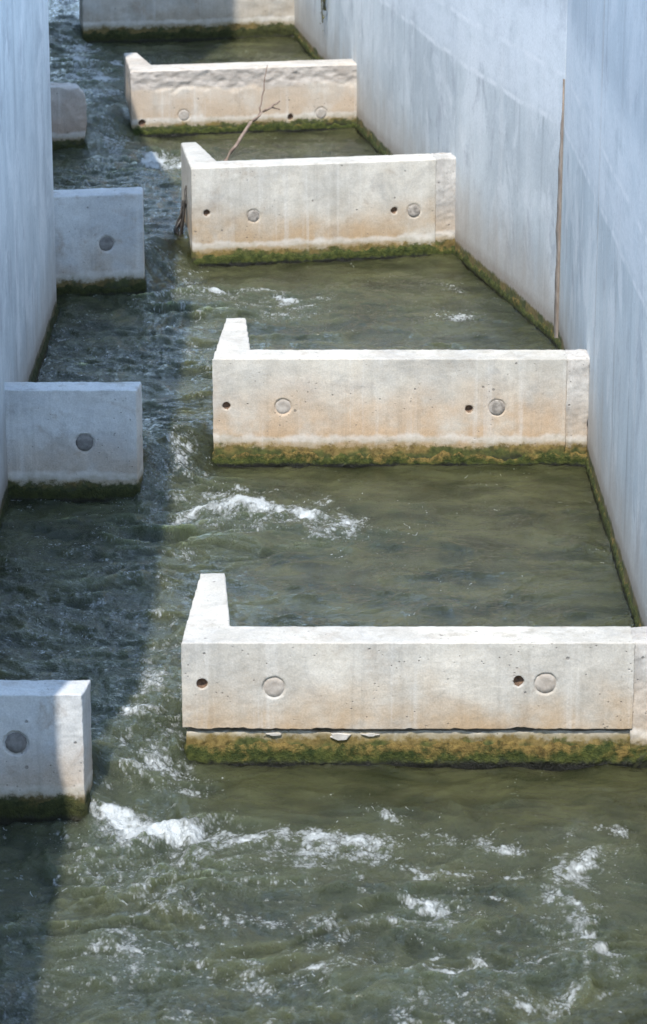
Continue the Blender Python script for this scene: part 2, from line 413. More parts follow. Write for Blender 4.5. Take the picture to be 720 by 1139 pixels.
# ------------------------------------------------------------------ layout (metres; z = 0 is the lowest pool's water)
# every cross wall: left front corner, frame, length to the right wall, level below, block tip offset (across, along)
BAF = {
    1: dict(o=(-.447, 8.568), f=1, L=1.535, lv=0.0,   tip=(-.275, -.408)),
    2: dict(o=(-.447, 11.343), f=1, L=1.52, lv=.125,  tip=(-.276, -.454)),
    3: dict(o=(-.655, 14.245), f=2, L=1.375, lv=.25,   tip=(-.297, -.50)),
    4: dict(o=(-1.125, 16.94), f=2, L=1.395, lv=.375,  tip=(-.30, -.37)),
    5: dict(o=(-1.605, 19.50), f=2, L=1.44, lv=.50,   tip=(-.30, -.40)),
}
def frame(k):
    return (U1, W1) if BAF[k]['f'] == 1 else (U2, W2)
RP = np.array([1.060, 12.74])            # the bend in the right wall
LP = np.array([-1.250, 13.29])           # the bend in the left wall
RW_Y = np.array([-8.0, 12.74, 14.48, 17.04, 19.8, 33.0])          # the right wall is straight, then turns in three short facets
RW_X = np.array([1.247, 1.060, .668, .218, -.203, -2.15])
def right_x(y):
    y = np.asarray(y, float)
    return np.interp(y, RW_Y, RW_X)
def left_x(y):
    y = np.asarray(y, float)
    return np.where(y < LP[1], np.where(y < 10.9, -1.235, -1.250), LP[0] - (y - LP[1]) * math.tan(TH))

def level(x, y):
    h = np.zeros_like(x)
    for k, B in BAF.items():
        u, w = frame(k); dx, dy = x - B['o'][0], y - B['o'][1]
        b, a = dx * u[0] + dy * u[1], dx * w[0] + dy * w[1]
        tb, ta = B['tip']
        t = np.clip((b - tb) / (0 - tb), 0, 1)
        centre = (ta + .065) * (1 - t) + .075 * t
        slot = sstep(tb - .05, tb + .04, b) * sstep(.05, -.04, b)
        wd = .03 + .30 * slot
        centre = centre + .04 * slot
        h += STEP * sstep(-wd, wd, a - centre)
    return h

# ------------------------------------------------------------------ setting: ground, bed, water
g = []
def quad(x0, y0, x1, y1, z): return [(x0, y0, z), (x1, y0, z), (x1, y1, z), (x0, y1, z)]
gv = []; gf = []
def addq(q): 
    i = len(gv); gv.extend(q); gf.append((i, i + 1, i + 2, i + 3))
ZB = 2.45
addq([(-400, -400, ZB), (400, -400, ZB), (400, -8, ZB), (-400, -8, ZB)])
addq([(-400, -8, ZB), (-1.6, -8, ZB), (-1.6, 13.2, ZB), (-400, 13.2, ZB)])
addq([(-400, 13.2, ZB), (-1.6, 13.2, ZB), (-5.0, 32, ZB), (-400, 32, ZB)])
addq([(1.45, -8, ZB), (400, -8, ZB), (400, 12.6, ZB), (1.45, 12.6, ZB)])
addq([(1.45, 12.6, ZB), (400, 12.6, ZB), (400, 32, ZB), (-2.0, 32, ZB)])
addq([(-400, 32, ZB), (400, 32, ZB), (400, 900, ZB), (-400, 900, ZB)])
tag(link('ground', mesh(gv, gf), M_GRASS, smooth=False), 'grassy ground on both banks outside the channel walls', 'ground', kind='structure')

ys = np.array([-8, 0, 8.6, 11.4, 14.3, 17, 19.6, 32.0])
bv = []
for y in ys:
    zz = max(0, (y - 8.6) * .0455) - .42
    bv += [(float(left_x(y)) - .15, y, zz), (float(right_x(y)) + .15, y, zz)]
tag(link('channel_bed', mesh(bv, [(2 * i, 2 * i + 1, 2 * i + 3, 2 * i + 2) for i in range(len(ys) - 1)]), M_BED, smooth=False),
    'muddy bed under the river water', 'channel bed', kind='structure')

def build_water():
    yy = np.concatenate([np.arange(-7.5, 6.4, .06), np.arange(6.4, 12.0, .007), np.arange(12.0, 16.0, .0105),
                         np.arange(16.0, 23.0, .018), np.arange(23.0, 31.5, .06)])
    nc = 330; t = np.linspace(0, 1, nc)
    xl, xr = left_x(yy) - .06, right_x(yy) + .06
    X = xl[:, None] + (xr - xl)[:, None] * t[None]; Y = np.repeat(yy[:, None], nc, 1)
    x, y = X.ravel(), Y.ravel()
    h = level(x, y)
    # wandering of the current
    wx = .10 * fbm(x * 2.2, y * 2.2, 1.7, 3); wy = .10 * fbm(x * 2.2, y * 2.2, 8.1, 3)
    px, py = x + wx, y + wy
    def blob(cx, cy, rx, ry, ang, q=px, r=py):
        c, s = math.cos(R(ang)), math.sin(R(ang)); dx, dy = q - cx, r - cy
        return np.exp(-(((dx * c + dy * s) / rx) ** 2 + ((-dx * s + dy * c) / ry) ** 2))
    # turbulence: strong below each slot, weak in the lee pools
    T = np.zeros_like(x)
    for k, B in BAF.items():
        u, w = frame(k); o = np.array(B['o'])
        for (b, a, rx, ry, I) in ((-.12, -.15, .25, .45, .9), (-.05, -.75, .45, .5, 1.0), (-.35, -1.5, .5, .9, .75), (-.45, .7, .4, 1.0, .7)):
            c = o + u * b + w * a
            T = np.maximum(T, I * blob(c[0], c[1], rx, ry, math.degrees(TH) if B['f'] == 2 else 0))
    T = np.maximum(T, .80 * blob(.0, 7.2, 1.5, .95, 0))
    T = np.maximum(T, .58 * sstep(-.25, -.55, px - np.where(py > 13, (13 - py) * .18, 0)))
    T = np.clip(.20 + T, 0, 1)
    # foam patches
    F = np.zeros_like(x)
    FO = [(-.35, 8.03, .42, .13, -4, .62), (.0, 7.95, .40, .12, 6, .52), (-.57, 8.62, .10, .34, 10, .62), (-.46, 8.85, .07, .30, -12, .58), (-.62, 9.05, .09, .22, 0, .5),
          (-.25, 10.72, .34, .20, -8, .62), (-.45, 10.98, .20, .13, 10, .56), (.02, 10.62, .16, .18, 20, .60), (-.56, 11.25, .08, .25, 0, .5),
          (-.33, 13.60, .30, .15, 4, .62), (-.62, 13.98, .12, .22, 20, .55), (-.12, 13.35, .14, .12, 0, .6), (-.98, 16.2, .26, .22, 0, .62), (-1.25, 16.7, .10, .3, 10, .55), (-1.5, 18.5, .22, .5, 10, .62),
          (.45, 7.75, .30, .05, -18, .52), (.70, 7.40, .10, .30, -10, .58), (.15, 7.45, .3, .06, 12, .48), (-.25, 7.50, .35, .06, -8, .48),
          (-.60, 8.14, .13, .05, -20, .95), (-.42, 8.06, .24, .055, -8, 1.0), (-.15, 8.05, .24, .06, 4, .95), (.02, 7.98, .2, .09, 20, .75),
          (-.30, 7.92, .38, .11, 0, .62), (-.1, 7.72, .5, .10, -6, .38),
          (-.60, 8.72, .13, .20, 20, .62), (-.50, 8.95, .16, .10, -20, .66), (-.48, 8.45, .16, .18, 30, .52), (-.66, 8.45, .08, .10, 0, .5),
          (.27, 7.60, .07, .09, 30, .75), (.30, 7.75, .05, .10, -30, .6), (.76, 7.30, .07, .08, 30, 1.0), (.70, 7.52, .06, .16, 20, .68), (.80, 7.75, .10, .20, -15, .62),
          (.50, 7.98, .16, .05, -25, .7), (.33, 8.02, .12, .04, -30, .6), (.62, 7.92, .07, .04, -40, .7), (.18, 8.22, .05, .10, 30, .62), (.85, 8.05, .1, .08, 0, .5),
          (-.05, 7.22, .25, .06, 8, .6), (.35, 7.15, .22, .05, 12, .62), (-.55, 7.25, .12, .12, 30, .62), (-.50, 7.65, .18, .07, -10, .5), (.55, 7.0, .3, .08, 10, .6),
          (-.30, 10.86, .16, .07, -10, 1.0), (-.12, 10.78, .18, .08, -25, .95), (-.02, 10.52, .10, .12, 20, .9), (-.42, 10.80, .12, .08, 15, .85), (.05, 10.9, .07, .09, 0, .6), (-.30, 10.58, .2, .1, 0, .55),
          (-.30, 11.05, .2, .06, 0, .5), (-.60, 11.0, .1, .2, 0, .45), (-.55, 10.3, .14, .2, 0, .42), (-.75, 9.6, .2, .3, 0, .36), (-.6, 9.3, .2, .15, 0, .4),
          (-.40, 13.74, .22, .05, 8, 1.0), (-.20, 13.62, .16, .06, -15, .95), (-.14, 13.40, .10, .08, 20, .85), (-.34, 13.52, .15, .06, 0, .7), (-.6, 13.9, .1, .15, 0, .55),
          (.60, 13.3, .10, .2, 10, .5), (.55, 13.8, .1, .12, 0, .42), (-.7, 12.6, .25, .4, 0, .36), (-.4, 12.3, .2, .2, 0, .36),
          (-1.00, 16.32, .20, .10, 10, 1.0), (-.82, 16.15, .14, .10, -10, .95), (-1.2, 16.6, .08, .2, 0, .7), (-.95, 15.7, .2, .3, 0, .45), (-.7, 16.2, .2, .08, 0, .6),
          (-1.55, 18.7, .15, .25, 10, .9), (-1.45, 18.2, .2, .15, 0, .95), (-1.6, 19.2, .12, .2, 0, .8), (-1.35, 17.6, .15, .3, 10, .7), (-1.75, 20.4, .15, .5, 10, .6), (-1.3, 18.7, .2, .1, 0, .7)]
    for c in FO:
        F = np.maximum(F, c[5] * blob(c[0], c[1], c[2] * 1.15, c[3] * 1.15, c[4]))
    F = 1.12 * F * np.clip(.78 + .55 * fbm(px * 9, py * 7, 4.4, 4, .6), .15, 1.25)
    # flecks drifting on the fast water
    F = np.maximum(F, .40 * sstep(.18, .5, fbm(px * 6, py * 4, 9.4, 4, .6)) * T)
    # connected streaks of froth drawn out along the current
    for sd, (fx, fy) in ((1.3, (3.2, 7.5)), (6.4, (5.5, 4.0)), (9.9, (2.4, 10.0))):
        rdg = 1 - np.abs(perlin(px * fx + sd, py * fy, sd)) * 2.2
        F = np.maximum(F, .58 * sstep(.80, .99, rdg) * T ** 1.4 * np.clip(.55 + 1.1 * fbm(px * 2.2, py * 2.2, sd + 3, 3), 0, 1.1))
    A = np.zeros_like(x)
    for c in FO:
        if c[5] > .6: A = np.maximum(A, c[5] * blob(c[0], c[1] - .06, c[2] * 2.0, c[3] * 2.2, c[4]))
    A = np.clip(A + .25 * T, 0, 1)
    # waves: a chain of octaves, sharper crests where the water is fast
    d = np.zeros_like(x)
    for i, (lam, at, aq) in enumerate(((.55, .024, .0070), (.26, .0280, .0120), (.13, .0220, .0078), (.066, .0112, .0040), (.034, .0050, .0020), (.018, .0020, .0009))):
        nn = perlin(px / lam * .85 + 3 * i, py / lam * 1.15 + 7 * i, .37 * i + 2.2)
        rd = (.28 - np.abs(perlin(px / lam * .8 - 9 * i, py / lam * 1.1, .61 * i + 5.1))) * 1.5
        d += (aq + (at - aq) * T ** 1.3) * (nn * (1 - .45 * T) + rd * (.25 + .65 * T))
        px = px + .25 * lam * nn; py = py + .25 * lam * rd
    # standing waves thrown up by each jet, curling towards the right-hand pool
    for k, B in BAF.items():
        u, w = frame(k); c = np.array(B['o']) + u * -.17 + w * -.25
        for (du, dw, amp, wl_, a0, sp) in ((.42, -.9, .020, .25, .40, .38), (.05, -1.0, .013, .19, .75, .5), (.85, -.5, .012, .22, .55, .3)):
            dj = u * du + w * dw; dj /= np.linalg.norm(dj); nj_ = np.array([-dj[1], dj[0]])
            qx, qy = px - c[0], py - c[1]
            a_ = qx * dj[0] + qy * dj[1]; c_ = qx * nj_[0] + qy * nj_[1]
            ph = 2 * math.pi * (a_ + .55 * c_ ** 2 + .10 * perlin(x * 3.1, y * 3.1, 2.0 + k)) / wl_
            env = np.exp(-((a_ - a0) / (sp * 1.05)) ** 2 - (c_ / (sp * .8)) ** 2) * sstep(-.1, .1, a_)
            d += amp * env * (.5 * np.sin(ph) + .5 * (1 - 2 * np.abs(np.sin(ph * .5))))
    d += .010 * np.clip(F, 0, 1) * (.5 + fbm(x * 38, y * 30, 3.3, 3, .6))
    # water piling up a little in front of the foam line, dipping in the slot
    z = h + d
    me = grid_mesh(np.stack([x, y, z], 1), len(yy), nc, 'water')
    for nm, arr in (('foam', F), ('aerated', A)):
        at = me.attributes.new(nm, 'FLOAT', 'POINT'); at.data.foreach_set('value', arr.astype(np.float32))
    o = link('water', me, M_WATER)
    tag(o, 'murky green river water running down the stepped pools with white foam below each slot', 'water', kind='structure')
build_water()

# ------------------------------------------------------------------ moss strips
def moss_strip(path, z0, z1, mat, parent, seed=0, ds=.008, nz=16, bulge=.005, name='moss_strip', rag=.22, closed=False):
    """relief of moss along a polyline of (x,y); outward is to the left of travel; z0,z1 may be functions of (x,y)"""
    P = np.array(path, float); seg = np.linalg.norm(np.diff(P, axis=0), axis=1); cum = np.concatenate([[0], np.cumsum(seg)])
    n = max(4, int(cum[-1] / ds)); s = np.linspace(0, cum[-1], n)
    X = np.interp(s, cum, P[:, 0]); Y = np.interp(s, cum, P[:, 1])
    tx, ty = np.gradient(X), np.gradient(Y); l = np.hypot(tx, ty) + 1e-9
    nx, ny = -ty / l, tx / l
    lo = z0(X, Y) if callable(z0) else np.full(n, z0); hi = z1(X, Y) if callable(z1) else np.full(n, z1)
    rg = fbm(s * 9 + seed * 9.1, seed, .5, 6, .68)
    hi = lo + (hi - lo) * np.clip(1 + rag * rg, .35, 1.6)
    v = np.linspace(0, 1, nz)
    Z = lo[:, None] + (hi - lo)[:, None] * v[None]
    S_ = np.repeat(s[:, None], nz, 1)
    bump = .35 + .9 * np.clip(fbm(S_ * 45 + seed, Z * 45, .3, 4, .7) + .35, 0, 1.4)
    prof = np.clip(np.sin(np.pi * np.clip(v * .86 + .14, 0, 1)), 0, 1) ** .6
    D = bulge * bump * prof[None] + .004 - .010 * sstep(.80, 1.0, v[None])
    wob = .004 * fbm(S_ * 40, Z * 40, 6.6 + seed, 3, .6)
    V = np.stack([X[:, None] + nx[:, None] * D, Y[:, None] + ny[:, None] * D, Z + wob], 2).reshape(-1, 3)
    me = grid_mesh(V, n, nz, 'moss', flip=True)
    at = me.attributes.new('height', 'FLOAT', 'POINT')
    wl = .05
    hv = np.clip((Z - lo[:, None] - wl) / np.maximum(hi - lo - wl, .01)[:, None], 0, 1)
    at.data.foreach_set('value', hv.astype(np.float32).ravel())
    return link(name, me, mat, parent)

# ------------------------------------------------------------------ small fittings in the faces
def tie_hole(parent, x, z, r=.016, seed=0, rusty=True):
    V = []; F = []; n = 18
    for (rr, yy) in ((r * 1.05, .004), (r * .95, .010), (r * .8, .014), (r * .62, .019)):
        for i in range(n):
            t = 2 * math.pi * i / n; V.append((x + rr * math.cos(t), yy, z + rr * math.sin(t)))
    for k in range(3):
        for i in range(n): F.append((k * n + i, k * n + (i + 1) % n, (k + 1) * n + (i + 1) % n, (k + 1) * n + i))
    F.append([3 * n + i for i in range(n)])
    return link('tie_hole', mesh(V, F), M_RUST if rusty else M_HOLE, parent)

def plug(parent, x, z, r=.033, y=.002, seed=0, mat=None):
    rnd = random.Random(seed); n = 28; V = []; F = []
    y = rnd.uniform(.0005, .0065); r *= rnd.uniform(.93, 1.05)
    prof = [(1.0, .03), (1.0, y + .004), (.94, y), (.5, y + .001), (.0, y + .0015)]
    ir = [1 + rnd.uniform(-.035, .035) for _ in range(n)]
    for (rr, yy) in prof[:-1]:
        for i in range(n):
            t = 2 * math.pi * i / n; V.append((x + r * rr * ir[i] * math.cos(t), yy + rnd.uniform(-.0008, .0008), z + r * rr * ir[i] * math.sin(t)))
    V.append((x, y + .0015, z)); c = len(V) - 1
    for k in range(3):
        for i in range(n): F.append((k * n + i, k * n + (i + 1) % n, (k + 1) * n + (i + 1) % n, (k + 1) * n + i))
    for i in range(n): F.append((3 * n + i, 3 * n + (i + 1) % n, c))
    return link('mortar_plug', mesh(V, F), mat or M_PLUG, parent)

# ------------------------------------------------------------------ right-hand cross walls with a hooked end
HT, HL = .148, .65
def hook_outline(L, th=HT, hl=HL, t0=.035, t1=.118):
    return [(0, .0), (L, 0), (L, th), (.150, th), (t1, hl), (t0, hl), (.008, .16)]

def cross_wall(k, label, top, mat, moss, holes, plugs, grout=None, z_from=-.45, voxel=.006, extra=None, moss_h=.06, thick=HT, hl=HL, bulge=.005):
    B = BAF[k]; rz = 0 if B['f'] == 1 else TH
    t = thing('cross_wall', label, 'baffle wall', (B['o'][0], B['o'][1], B['lv']), rz, 'hooked cross walls of the fish ladder')
    Ls = grout if grout else B['L']
    hs = [(x, z, r * 1.0, .034) for (x, z, r) in holes] + [(x, z, r + .004, .008) for (x, z, r) in plugs]
    me = cast(prism(hook_outline(Ls, thick, hl), z_from, top), hs, voxel, .0014, k, extra, 'slab')
    link('slab', me, mat, t)
    if grout:
        gm = cast(prism([(Ls - .006, .005), (B['L'], .004), (B['L'], thick - .004), (Ls - .006, thick - .004)], -.45, top + .002), (), .007, .004, k + 20, None, 'joint')
        link('grout_joint', gm, M_GROUT, t)
    for (x, z, r) in holes: tie_hole(t, x, z, r)
    for i, (x, z, r) in enumerate(plugs): plug(t, x, z, r, seed=k * 10 + i, mat=M_APLUG if (k, i) in ((2, 1), (3, 0), (3, 1)) else None)
    if moss:
        path = [(B['L'], .0), (.0, .0), (.006, .16), (.034, hl), (.118, hl), (.15, thick)]
        moss_strip(path, -.05, moss_h, moss, t, seed=k, bulge=bulge)
    return t

# nearest
def chip_edge(p, co):      # broken lower lip of the slab
    e = np.clip((.150 - p[:, 2]) / .02, 0, 1) * (p[:, 2] < .15)
    n_ = fbm(p[:, 0] * 9, 2.2, 7.1, 4, .6)
    co[:, 2] += e * np.clip(n_ - .05, 0, 1) * .010
c1 = cross_wall(1, 'nearest hooked concrete cross wall, on a separate mossy sill below a dark open crack', .423, M_BAF, None,
                [(.064, .283, .017), (1.062, .292, .017)], [(.291, .271, .034), (1.147, .284, .034)], grout=1.425, z_from=.130, voxel=.0052, extra=chip_edge)
sill = cast(prism([(.012, .012), (1.535, .012), (1.535, .15), (.15, .15), (.112, .635), (.046, .635)], -.45, .117), (), .0065, .004, 71, None, 'sill')
so = link('sill', sill, M_SILL, c1)
moss_strip([(1.535, .012), (.012, .012), (.018, .16), (.046, .635), (.112, .635)], -.05, .085, M_OCHRE, c1, seed=41, bulge=.006, rag=.12)
rnd = random.Random(5)
for (cx, w_, h) in ((.29, .05, .008), (.50, .10, .024), (.595, .06, .010)):
    V = []; n = 11; rr = [rnd.uniform(.55, 1.15) for _ in range(n)]
    for yy, sc in ((.004, .86), (.008, 1.0), (.03, 1.0)):
        for i in range(n):
            t_ = 2 * math.pi * i / n
            V.append((cx + w_ * .5 * sc * rr[i] * math.cos(t_), yy, .113 - h * .45 + h * .55 * sc * rr[i] * math.sin(t_)))
    F = [list(range(n))] + [(q * n + i, q * n + n + i, q * n + n + (i + 1) % n, q * n + (i + 1) % n) for q in (0, 1) for i in range(n)]
    link('pale_flake', mesh(V, F), M_CHIP, c1, smooth=False)

cross_wall(2, 'second hooked cross wall from the front, ochre moss at its left foot', .450, M_BAF_WARM, M_OCHRE,
           [(.054, .253, .016), (1.036, .240, .016)], [(.283, .249, .033), (1.149, .246, .033)], grout=1.43, voxel=.006, moss_h=.058)
cross_wall(3, 'third hooked cross wall, pale with a green mossy foot, a dead branch leaning behind it', .500, M_BAF, M_MOSS,
           [(.075, .270, .015), (1.03, .245, .017)], [(.31, .245, .033), (1.13, .238, .035)], grout=1.245, voxel=.008, moss_h=.055, bulge=.005)
def spall(p, co):
    edge = .275 + .045 * fbm(p[:, 0] * 7, 1.0, 3.3, 4, .6)
    m = sstep(edge - .008, edge + .012, p[:, 2]) * (p[:, 1] < .05)
    co[:, 1] += m * (.003 + .007 * (fbm(p[:, 0] * 16, p[:, 2] * 30, 8.8, 4, .65) + .3))
cross_wall(4, 'fourth hooked cross wall, its upper face spalled to a rough grey band', .385, M_SPALL, M_MOSS,
           [(.062, .078, .020), (.945, .082, .018)], [(.31, .115, .033), (1.13, .10, .035)], voxel=.009, extra=spall, moss_h=.05, thick=.2)

# the farthest: a taller plain wall across the channel
B = BAF[5]
t5 = thing('exit_wall', 'tall farthest wall across the channel, half in shadow, cut by the top of the photo', 'wall', (B['o'][0], B['o'][1], B['lv']), TH)
link('slab', cast(prism([(0, 0), (B['L'], 0), (B['L'], .25), (0, .25)], -.45, 1.25), (), .012, .004, 5, None, 'exit'), M_EXIT, t5)
moss_strip([(B['L'], 0), (0, 0), (0, .25)], -.05, .075, M_DMOSS, t5, seed=55, ds=.012, bulge=.006)

# ------------------------------------------------------------------ left-hand blocks
def block(k, label, top, mat, moss, plugs, thick=.125, voxel=.006, outline=None, wob=.0022, moss_h=.10):
    B = BAF[k]; u, w = frame(k); rz = 0 if B['f'] == 1 else TH
    tip = np.array(B['o']) + u * B['tip'][0] + w * B['tip'][1]
    if B['f'] == 1: ln = tip[0] + 1.262
    else: ln = .62 if k == 3 else .50
    if k == 3: ln = float(np.dot(tip - LP, U2)) + .03
    if k == 4: ln = float(np.dot(tip - LP, U2)) + .03
    t = thing('side_block', label, 'baffle block', (tip[0], tip[1], B['lv']), rz, 'short blocks along the left wall')
    hs = [(x, z, r + .006, .010) for (x, z, r) in plugs]
    if outline is None:
        bm = prism([(-ln, 0), (-.004, 0), (.012, thick), (-ln, thick)], -.45, top)
    else:
        bm = prism([(-ln, -.45)] + outline + [(-ln, top)], 0, thick, 'y')
    link('slab', cast(bm, hs, voxel, wob, 30 + k, None, 'block'), mat, t)
    for i, (x, z, r) in enumerate(plugs): plug(t, x, z, r, y=.004, seed=90 + k + i, mat=M_DPLUG)
    moss_strip([(.012, thick), (-.004, 0), (-ln, 0)], -.05, moss_h, moss, t, seed=60 + k, bulge=.005, rag=.22)
    return t
block(1, 'nearest block on the left wall, half in shadow with a sunlit right end', .413, M_BLOCK, M_DMOSS, [(-.208, .254, .034)], voxel=.0052, moss_h=.070)
block(2, 'second block from the front on the left wall, blue grey with a dark plug stain', .450, M_BLOCK, M_DMOSS, [(-.21, .236, .034)], moss_h=.055)
block(3, 'third block on the left wall, square and shaded, just past the edge of the wall', .495, M_BLOCK, M_DMOSS, [(-.185, .250, .036)], thick=.14, voxel=.008, moss_h=.055)
block(4, 'farthest block on the left, small with a rounded worn corner and brown stained foot', .37, M_OLD, M_DMOSS, [], thick=.16, voxel=.009, wob=.005,
      outline=[(-.045, -.45), (-.03, .0), (0, .12), (0, .275), (-.012, .335), (-.04, .362), (-.16, .372)], moss_h=.05)

# ------------------------------------------------------------------ tall side walls
def wall_panel(a, b, z0, z1, thick, side, mat, parent, name='wall_panel'):
    """vertical slab between plan points a and b; side +1: thickness to the right of travel"""
    a, b = np.array(a, float), np.array(b, float); d = (b - a) / np.linalg.norm(b - a); nr = np.array([d[1], -d[0]]) * side
    poly = [a, b, b + nr * thick, a + nr * thick]
    bm = prism([tuple(p) for p in poly], z0, z1)
    bmesh.ops.bevel(bm, geom=[e for e in bm.edges], offset=.006, segments=2, affect='EDGES', profile=.6)
    return link(name, bm_mesh(bm), mat, parent, smooth=False)

def wl(x, y): return level(np.clip(x, left_x(y) + .35, right_x(y) - .15), y)

rw = thing('channel_wall', 'tall pale concrete wall on the right side of the channel, with a brown joint', 'wall', (1.06, 12.74, 0))
inv = Matrix.Translation((-1.06, -12.74, 0))
def keep(o, root_inv):
    o.data.transform(root_inv); return o
yN = -8.0
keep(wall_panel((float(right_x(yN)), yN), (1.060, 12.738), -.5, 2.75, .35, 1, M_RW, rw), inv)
far = [(1.0594, 12.7415)] + [(float(RW_X[i]), float(RW_Y[i])) for i in range(2, 6)]
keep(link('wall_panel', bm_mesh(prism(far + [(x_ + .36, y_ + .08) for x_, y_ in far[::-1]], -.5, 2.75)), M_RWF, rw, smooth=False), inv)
# joint strip in the gap
V, F = [], []
nj = 66
WA = np.array([-.2198, .9755]); UA = np.array([.9755, .2198])
for i in range(nj + 1):
    zz = .1 + 1.36 * i / nj
    e = random.uniform(-.004, .004)
    wd_ = (.058 if zz < 1.05 else .058 - .050 * min(1, (zz - 1.05) / .40)) + .014 * float(fbm(zz * 7, 2.0, 1.0, 3)) + e
    q0, q1, q2 = RP - np.array([0, .006]), RP - UA * .004 + WA * (.02), RP - UA * .004 + WA * wd_
    q3 = RP + UA * .004 + WA * (wd_ + .004)
    V += [(1.0605 - .003, q0[1], zz), (q1[0], q1[1], zz), (q2[0], q2[1], zz), (q3[0], q3[1], zz)]
for i in range(nj):
    for c in range(3): F.append((4 * i + c, 4 * i + c + 1, 4 * i + c + 5, 4 * i + c + 4))
keep(link('expansion_joint', mesh(V, F), M_JOINT, rw), inv)
rpath = [(float(right_x(y)), y) for y in np.arange(6.2, 12.70, .3)] + [(1.060, 12.735)] + [(float(right_x(y)), y) for y in np.arange(13.0, 21.5, .3)]
keep(moss_strip(rpath, lambda x, y: wl(x, y) - .05, lambda x, y: wl(x, y) + .050, M_WMOSS, rw, seed=80, ds=.010, nz=14, bulge=.006), inv)

lw = thing('channel_wall', 'tall shaded grey concrete wall along the left edge, ending where the channel bends away', 'wall', (-1.25, 13.29, 0))
inv = Matrix.Translation((1.25, -13.29, 0))
keep(wall_panel((-1.235, yN), (-1.235, 10.885), -.5, 2.68, .35, -1, M_LW, lw), inv)
keep(wall_panel((-1.250, 10.893), (-1.250, 13.29), -.5, 3.30, .35, -1, M_LW, lw), inv)
keep(wall_panel(LP + W2 * .004 - U2 * .004, LP + W2 * 18, -.5, 3.30, .35, -1, M_LW, lw), inv)
keep(wall_panel((-1.240, 6.50), (-1.240, 11.20), 2.684, 3.80, .30, -1, M_LW, lw, 'shadow_parapet'), inv)  # unseen raised wall top, added to shade the left blocks and water
lpath = [tuple(LP + W2 * s) for s in np.arange(7.0, .1, -.3)] + [(-1.25, 13.29), (-1.25, 10.9), (-1.235, 10.885), (-1.235, 6.2)]
keep(moss_strip(lpath, lambda x, y: wl(x, y) - .05, lambda x, y: wl(x, y) + .05, M_DMOSS, lw, seed=85, ds=.012, nz=12, bulge=.006), inv)

# unseen tower added on the left bank to throw the shadow across the farthest wall
c0 = LP + W2 * 2.317 - U2 * .006
tw = thing('shadow_tower', 'unseen concrete tower added on the left bank to cast a shadow', 'tower', (c0[0], c0[1], 3.304), TH)
bm = prism([(0, 0), (0, 3.6), (-3.0, 3.6), (-3.0, 0)], 0, 5.6); bmesh.ops.bevel(bm, geom=list(bm.edges), offset=.02, segments=2, affect='EDGES')
link('shadow_tower_wall', bm_mesh(bm), M_EXIT, tw, smooth=False)
bm = prism([(-.02, .02), (-.02, 3.58), (-2.98, 3.58), (-2.98, .02)], 5.603, 5.7)
link('shadow_tower_roof', bm_mesh(bm), M_GROUT, tw, smooth=False)

# ------------------------------------------------------------------ dead branch behind the third wall
BR0 = Vector((-.545, 14.90, .30))
b = thing('dead_branch', 'bare forked dead branch sticking up out of the water behind the third cross wall', 'branch', BR0)
P, Q = refine([(0, 0, 0), (.035, .05, .345), (.165, .28, .50), (.232, .34, .545), (.315, .40, .59)], [.0105, .0095, .0085, .007, .004], 5, .004, 1)
P2, Q2 = refine([(.205, .315, .525), (.222, .36, .62), (.250, .40, .78)], [.0055, .004, .0025], 5, .004, 2)
P3, Q3 = refine([(.27, .37, .565), (.29, .385, .555), (.315, .39, .545)], [.006, .004, .003], 3, .002, 3)
V, F = join_vf([tube(P, Q, 8, .08, 1), tube(P3, Q3, 6, .08, 3)])
link('stem', mesh(V, F), M_BRANCH, b)
V, F = tube(P2, Q2, 6, .08, 2)
link('twig', mesh(V, F), M_BRANCH, b)

# dark twigs and litter caught on the third wall's hooked end
d0 = Vector((-.725, 14.50, .30))
d = thing('caught_debris', 'dark wet twigs and litter caught at the left end of the third cross wall', 'debris', d0)
lst = []
for i in range(10):
    a = [(rnd.uniform(-.12, .0), rnd.uniform(-.14, .06), -.06), (rnd.uniform(-.04, .02), rnd.uniform(-.04, .06), .06), (rnd.uniform(0, .03), rnd.uniform(0, .08), rnd.uniform(.14, .30))]
    P, Q = refine(a, [.008, .006, .004], 4, .006, 10 + i); lst.append(tube(P, Q, 6, .1, i))
V, F = join_vf(lst); link('twigs', mesh(V, F), M_TWIG, d)
lst = []
for i in range(130):
    gc = lambda m_, s_: m_ + max(-1.4, min(1.4, rnd.gauss(0, 1))) * s_
    c = Vector((gc(-.045, .026), gc(-.03, .055), rnd.uniform(-.06, .04)))
    e1 = Vector([rnd.uniform(-1, 1) for _ in range(3)]).normalized() * rnd.uniform(.015, .035); e2 = e1.orthogonal().normalized() * rnd.uniform(.006, .014)
    up = e1.cross(e2).normalized() * .004
    lst.append(([c - e1, c + e2 + up, c + e1, c - e2 + up], [(0, 1, 2, 3)]))
V, F = join_vf(lst); link('litter', mesh(V, F), M_LITTER, d, smooth=False)

